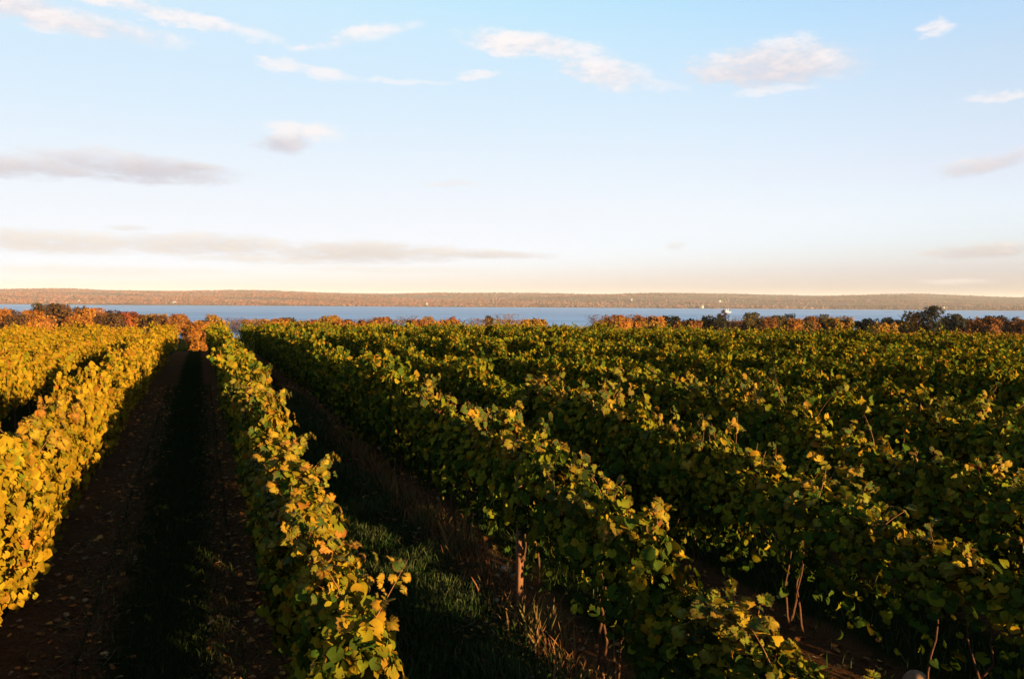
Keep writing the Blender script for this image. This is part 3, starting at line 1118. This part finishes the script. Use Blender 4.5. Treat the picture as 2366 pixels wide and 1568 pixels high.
# ------------------------------------------------------------------ trees at the field edge
TREE_PAL = {
    'orange': [(0.174, 0.0658, 0.00966), (0.155, 0.0503, 0.00773), (0.177, 0.085, 0.0155), (0.108, 0.0348, 0.00773)],
    'gold': [(0.177, 0.0931, 0.0135), (0.146, 0.0773, 0.0116), (0.162, 0.0658, 0.0116), (0.0966, 0.0542, 0.0116)],
    'red': [(0.155, 0.0328, 0.0085), (0.139, 0.0425, 0.0116), (0.108, 0.0232, 0.00773)],
    'brown': [(0.0507, 0.0238, 0.00697), (0.038, 0.019, 0.00634), (0.0634, 0.0317, 0.0095), (0.0253, 0.0158, 0.00634)],
    'olive': [(0.0507, 0.0348, 0.00792), (0.0348, 0.0269, 0.00634), (0.0665, 0.0412, 0.0095), (0.0222, 0.0206, 0.0057)],
    'dark': [(0.0143, 0.0148, 0.00456), (0.019, 0.0175, 0.00507), (0.0269, 0.0189, 0.00558), (0.0095, 0.0108, 0.00355)],
    'bare': [(0.095, 0.0539, 0.0348), (0.0821, 0.0444, 0.0253), (0.108, 0.0634, 0.0412), (0.114, 0.0507, 0.019)],
    'rust': [(0.114, 0.0437, 0.0133), (0.0916, 0.0342, 0.0114), (0.13, 0.0533, 0.0152)],
}
TREE_WORD = {'orange': 'bright orange', 'gold': 'golden yellow', 'red': 'red-orange', 'brown': 'dark brown', 'olive': 'olive brown', 'dark': 'dark green', 'bare': 'nearly bare pinkish', 'rust': 'rust-brown'}


def tree(px, py, wpx, dep, pal, label, kind='round'):
    r = np.random.default_rng(int(px * 7 + py))
    d = pix_dir(px, py)
    s = dep / d.y
    x, y, ztop = d.x * s, d.y * s, CAM_Z + d.z * s
    zb = ground_at(x, y)
    h = max(2.0, ztop - zb)
    hw = wpx / F_PX * dep / 2 * 1.15
    e = link('autumn_tree', None, label=label, cat='tree', group='trees beyond the vineyard', loc=(x, y, zb))
    bare = kind == 'bare'
    # trunk and limbs
    top = 0.8 * h
    q = np.linspace(0, 1, 6)
    tp = np.stack([np.cumsum(r.normal(0, 0.03, 6)) * hw, np.cumsum(r.normal(0, 0.03, 6)) * hw, -0.3 + q * top], 1)
    parts = [tube(tp, np.linspace(0.045, 0.008, 6) * h * 0.6, 6)]
    ends = []
    for j in range(16 if bare else 8):
        z0 = r.uniform(0.25, 0.95) * top
        b0 = np.array([np.interp(z0, tp[:, 2], tp[:, 0]), np.interp(z0, tp[:, 2], tp[:, 1]), z0])
        a = r.uniform(0, 2 * PI)
        ln = hw * r.uniform(0.5, 0.95)
        b2 = b0 + np.array([math.cos(a) * ln, math.sin(a) * ln, r.uniform(0.15, 0.5) * (h - z0) + 0.3 * ln])
        b2[2] = min(b2[2], h * 0.98)
        b1 = (b0 + b2) / 2 + np.array([0, 0, -0.06 * ln])
        parts.append(tube([b0, b1, b2], [0.012 * h, 0.008 * h, 0.003 * h], 4))
        ends += [b1, b2]
        if bare:
            for _ in range(7):
                u = r.uniform(0.2, 1)
                c0 = b0 + (b2 - b0) * u
                c1 = c0 + np.array([r.normal(0, .3) * hw, r.normal(0, .3) * hw, r.uniform(0.1, 0.5) * hw])
                c1[2] = min(c1[2], h)
                parts.append(tube([c0, c1], [0.0032 * h, 0.0018 * h], 3))
                ends.append(c1)
    v, f = merge(parts)
    link('trunk', mesh_from('trunk', v, f, M_BARK, smooth=True), e)
    # crown: leaf faces on many clumps of uneven size
    ends = np.array(ends)
    if bare:
        nl = 420
        c_ = ends[r.integers(0, len(ends), nl)]
        P = c_ + r.normal(0, 0.13, (nl, 3)) * hw
        S = r.uniform(0.05, 0.11, nl) * max(hw, 1.5) * 0.9
    else:
        ncl = 34
        cz = 0.24 + 0.70 * r.random(ncl) ** 0.75
        prof = np.sqrt(np.clip(1 - (np.maximum(cz - 0.5, 0.6 * (0.5 - cz)) / 0.52) ** 4, 0.05, 1))
        if kind == 'bush':
            cz = 0.06 + 0.86 * r.random(ncl)
            prof = np.ones(ncl)
        if kind == 'upright':
            prof *= 0.9
        a = r.uniform(0, 2 * PI, ncl)
        rr = r.random(ncl) ** 0.4 * 0.86 * prof * hw
        C = np.stack([np.cos(a) * rr, np.sin(a) * rr, cz * h], 1)
        cr_ = hw * r.uniform(0.20, 0.40, ncl)
        C[:, 2] = np.minimum(C[:, 2], h - cr_ * 0.8)
        C[0] = (0, 0, h - cr_[0])
        per = 85 if kind != 'shaggy' else 60
        idx = np.repeat(np.arange(ncl), per)
        dv = norm(r.normal(0, 1, (len(idx), 3)))
        P = C[idx] + dv * cr_[idx][:, None] * (0.55 + 0.5 * r.random((len(idx), 1)))
        S = r.uniform(0.10, 0.20, len(idx)) * max(hw, 1.2) * 0.95
        nl = len(idx)
    P[:, 2] = np.clip(P[:, 2], 0.02 * h if kind == 'bush' else 0.1 * h, h)
    ctr = np.array([0, 0, h * 0.5])
    nr = norm(P - ctr) + r.normal(0, 0.5, (nl, 3)) + np.array([0.1, -0.25, 0])
    tip = r.normal(0, 1, (nl, 3)) + np.array([0, 0, -0.4])
    cs = np.array(TREE_PAL[pal])
    tint = cs[r.integers(0, len(cs), nl)] * (1 + r.normal(0, 0.15, (nl, 1)))
    v, f, t = stamp(Q, LEAF_QUAD[0][1], P, frames(nr, tip), S, np.clip(tint, 0.01, 0.6))
    link('crown', mesh_from('crown', v, f, M_TREE, t), e)


TREES = [
    (4, 713, 44, 215, 'orange', 'round'), (32, 715, 34, 235, 'brown', 'round'), (68, 718, 62, 205, 'orange', 'round'),
    (90, 699, 44, 240, 'olive', 'round'), (130, 703, 92, 220, 'brown', 'round'), (178, 708, 48, 240, 'brown', 'round'),
    (207, 712, 66, 210, 'orange', 'round'), (256, 717, 50, 235, 'brown', 'round'), (294, 720, 52, 215, 'red', 'round'),
    (331, 727, 38, 235, 'brown', 'round'), (362, 725, 50, 215, 'gold', 'round'), (397, 732, 34, 210, 'red', 'round'),
    (428, 737, 34, 230, 'brown', 'round'), (458, 739, 60, 98, 'orange', 'bush'),
    (490, 726, 40, 210, 'gold', 'shaggy'), (544, 733, 42, 215, 'bare', 'bare'), (573, 736, 30, 225, 'orange', 'round'), (603, 735, 44, 215, 'gold', 'shaggy'),
    (640, 737, 34, 225, 'orange', 'round'), (668, 733, 46, 220, 'olive', 'round'), (725, 738, 36, 225, 'red', 'round'), (761, 729, 46, 205, 'gold', 'round'),
    (801, 738, 34, 220, 'orange', 'round'), (822, 736, 34, 215, 'bare', 'bare'), (847, 731, 30, 210, 'bare', 'bare'), (878, 733, 50, 220, 'rust', 'round'),
    (915, 738, 32, 230, 'bare', 'bare'), (942, 729, 44, 205, 'bare', 'bare'), (991, 730, 30, 215, 'gold', 'shaggy'), (1022, 735, 36, 210, 'bare', 'bare'),
    (1048, 729, 28, 220, 'red', 'round'), (1091, 736, 62, 205, 'bare', 'bare'), (1128, 728, 26, 225, 'brown', 'upright'), (1168, 726, 64, 205, 'bare', 'bare'),
    (1219, 731, 20, 215, 'bare', 'bare'),
    (1383, 727, 50, 195, 'bare', 'bare'), (1424, 728, 62, 200, 'orange', 'round'), (1468, 728, 50, 215, 'rust', 'round'), (1510, 730, 50, 205, 'orange', 'round'),
    (1546, 730, 50, 220, 'dark', 'round'), (1590, 738, 66, 225, 'dark', 'round'), (1628, 728, 40, 220, 'olive', 'round'), (1662, 730, 44, 205, 'dark', 'round'),
    (1671, 715, 27, 215, 'brown', 'upright'), (1701, 727, 48, 205, 'bare', 'bare'), (1743, 723, 56, 210, 'olive', 'round'), (1776, 731, 34, 200, 'rust', 'round'),
    (1796, 728, 40, 220, 'olive', 'round'), (1824, 724, 28, 230, 'dark', 'round'), (1830, 736, 44, 198, 'orange', 'round'), (1872, 730, 46, 205, 'rust', 'round'),
    (1898, 726, 42, 220, 'olive', 'round'), (1937, 731, 56, 205, 'gold', 'round'), (1982, 740, 36, 215, 'dark', 'round'), (2008, 736, 52, 205, 'dark', 'round'),
    (2044, 732, 36, 215, 'dark', 'upright'), (2066, 737, 40, 205, 'olive', 'round'), (2106, 719, 62, 200, 'gold', 'shaggy'), (2153, 706, 58, 195, 'dark', 'shaggy'),
    (2210, 726, 66, 215, 'dark', 'round'), (2258, 731, 42, 205, 'rust', 'round'), (2280, 734, 58, 198, 'rust', 'round'), (2300, 729, 48, 225, 'dark', 'round'),
    (2345, 732, 54, 215, 'brown', 'round'), (2362, 738, 46, 200, 'rust', 'round'),
]
fr2 = np.random.default_rng(77)
for lo, hi, st_, y0, pals in ((6, 425, 46, 727, ('orange', 'gold', 'rust', 'brown')), (485, 1235, 46, 739, ('gold', 'bare', 'bare', 'orange', 'rust')),
                              (1390, 1960, 44, 739, ('rust', 'orange', 'gold', 'olive')), (2040, 2365, 48, 744, ('rust', 'gold', 'olive', 'rust'))):
    xx = float(lo)
    while xx < hi:
        pl = pals[int(fr2.integers(0, len(pals)))]
        TREES.append((round(xx), y0 + float(fr2.uniform(-1, 4)), float(fr2.uniform(44, 78)), float(fr2.uniform(185, 240)), pl, 'bare' if pl == 'bare' else 'round'))
        xx += st_ * fr2.uniform(0.75, 1.3)
TREES.sort(key=lambda t_: t_[0])
TREE_NOTE = {458: 'orange shrub-like tree closing the end of the dark dirt track', 130: 'broad dark brown tree, widest crown above the golden vines',
             2153: 'tall dark evergreen rising above every other tree beside the lake', 1671: 'narrow upright brown tree standing in front of the white boat',
             90: 'olive tree whose top rises behind the broad brown crown'}
NB = len(TREES)
for i, (px, py, wp, dep, pal, kd) in enumerate(TREES):
    if px in TREE_NOTE and TREE_NOTE[px]:
        lab = TREE_NOTE.pop(px)
    else:
        lab = '%s tree, %s along the field-edge tree line from its golden end' % (TREE_WORD[pal], ordinal(i + 1))
    tree(px, py, wp, dep, pal, lab, kd)

# ------------------------------------------------------------------ boat on the lake


def lake_hit(px, py):
    d = pix_dir(px, py)
    k = (LAKE_Z - CAM_Z) / d.z
    return d.x * k, d.y * k


bx, by = lake_hit(1682, 722)
boat = link('sailboat', None, label='white two-masted sailing boat on the lake behind the narrow brown tree', cat='boat', loc=(bx, by, LAKE_Z), rot=(0, 0, 0.25))
L = 26.0
st = np.linspace(-1, 1, 9)
hv, hf = [], []
for s in st:
    bw = 3.2 * (1 - abs(s) ** 2.6) + 0.15
    sheer = 2.6 + 0.9 * s * s + (0.5 if s > 0.8 else 0)
    hv += [(s * L / 2, -bw, sheer), (s * L / 2, -bw * 0.7, 0.0), (s * L / 2, bw * 0.7, 0.0), (s * L / 2, bw, sheer)]
for i in range(8):
    for j in range(4):
        a0, a1 = i * 4 + j, i * 4 + (j + 1) % 4
        hf += [(a0, a1, a1 + 4), (a0, a1 + 4, a0 + 4)]
link('hull', mesh_from('hull', hv, hf, M_WHITE), boat)


def box(name, c, s, mat, parent):
    c, s = np.array(c), np.array(s) / 2
    v = np.array([[i, j, k] for i in (-1, 1) for j in (-1, 1) for k in (-1, 1)]) * s + c
    f = [(0, 1, 3), (0, 3, 2), (4, 6, 7), (4, 7, 5), (0, 4, 5), (0, 5, 1), (2, 3, 7), (2, 7, 6), (0, 2, 6), (0, 6, 4), (1, 5, 7), (1, 7, 3)]
    return link(name, mesh_from(name, v, f, mat), parent)


box('cabin', (-3, 0, 3.6), (9, 3.2, 1.8), M_WHITE, boat)
masts = []
for mx, mh in ((-8.5, 18.0), (1.0, 21.0)):
    v, f = tube([(mx, 0, 2.0), (mx, 0, mh / 2), (mx, 0, mh)], [0.45, 0.38, 0.2], 6)
    masts.append(link('mast', mesh_from('mast', v, f, M_WHITE), boat))
for mi_, (a, b_, c_) in enumerate((((-8.1, 0.3, 5), (-8.1, 0.3, 16), (-4.6, 1.0, 5.4)), ((0.6, 0.3, 5), (0.6, 0.3, 19), (-2.4, 1.0, 5.4)))):
    q = np.array([a, b_, c_, np.mean([a, b_, c_], 0) + np.array([0, 1.2, 0])])
    bk = q + np.array([0, 0.12, 0])
    link('sail', mesh_from('sail', np.concatenate([q, bk]), [(0, 1, 3), (1, 2, 3), (2, 0, 3), (5, 4, 7), (6, 5, 7), (4, 6, 7)], M_SAIL, smooth=True), masts[mi_])

# ------------------------------------------------------------------ pale houses along the far shore
HOUSES = [(182, 695.5), (402, 700.5), (985, 704), (1458, 693), (1622, 709), (1662, 696), (2178, 717)]
for i, (px, py) in enumerate(HOUSES):
    d = pix_dir(px, py)
    s = 4780.0 / d.y
    for _ in range(60):
        x, y = d.x * s, d.y * s
        if CAM_Z + d.z * s < float(hill_z(np.float64(x), np.float64(y))) + 8 or y > 8000:
            break
        s *= 1.01
    zb = float(hill_z(np.float64(x), np.float64(y)))
    r = np.random.default_rng(i)
    e = link('house', None, label='tiny pale house among far-shore trees, %s counting from the golden vines\' side' % ordinal(i + 1), cat='house', group='houses on the far shore', loc=(x, y, zb), rot=(0, 0, r.uniform(-0.5, 0.5)))
    W2, D2, H2 = r.uniform(12, 20), 9.0, r.uniform(4, 6)
    box('wall', (0, 0, H2 / 2 + 3), (W2, D2, H2 + 6), M_WALL, e)
    v = [(-W2 / 2 - 1, -D2 / 2 - 1, H2 + 6), (W2 / 2 + 1, -D2 / 2 - 1, H2 + 6), (W2 / 2 + 1, D2 / 2 + 1, H2 + 6), (-W2 / 2 - 1, D2 / 2 + 1, H2 + 6), (-W2 / 2 - 1, 0, H2 + 10), (W2 / 2 + 1, 0, H2 + 10)]
    rf = link('roof', mesh_from('roof', v, [(0, 1, 5), (0, 5, 4), (2, 3, 4), (2, 4, 5), (1, 2, 5), (3, 0, 4), (0, 2, 1), (0, 3, 2)], M_ROOF), e)
    box('chimney', (W2 * 0.25, 0.6, H2 + 10), (1.4, 1.4, 3.0), M_WALL, rf)

# ------------------------------------------------------------------ the air over the valley
v = np.array([[i, j, k] for i in (-17500, 17500) for j in (-3900, 17500) for k in (-64.0, 135.0)], float)
f = [(0, 1, 3), (0, 3, 2), (4, 6, 7), (4, 7, 5), (0, 4, 5), (0, 5, 1), (2, 3, 7), (2, 7, 6), (0, 2, 6), (0, 6, 4), (1, 5, 7), (1, 7, 3)]
m = bpy.data.materials.new('valley_haze')
m.use_nodes = True
m.node_tree.nodes.clear()
n = NT(m.node_tree)
pv = n.node('ShaderNodeVolumePrincipled')
pv.inputs['Color'].default_value = (0.86, 0.88, 0.92, 1.0)
pv.inputs['Density'].default_value = 2.9e-5
pv.inputs['Anisotropy'].default_value = 0.0
out = n.node('ShaderNodeOutputMaterial')
n.l.new(pv.outputs[0], out.inputs['Volume'])
link('haze', mesh_from('haze', v, f, m), kind='stuff', label='thin pale evening haze over the lake and far shore')
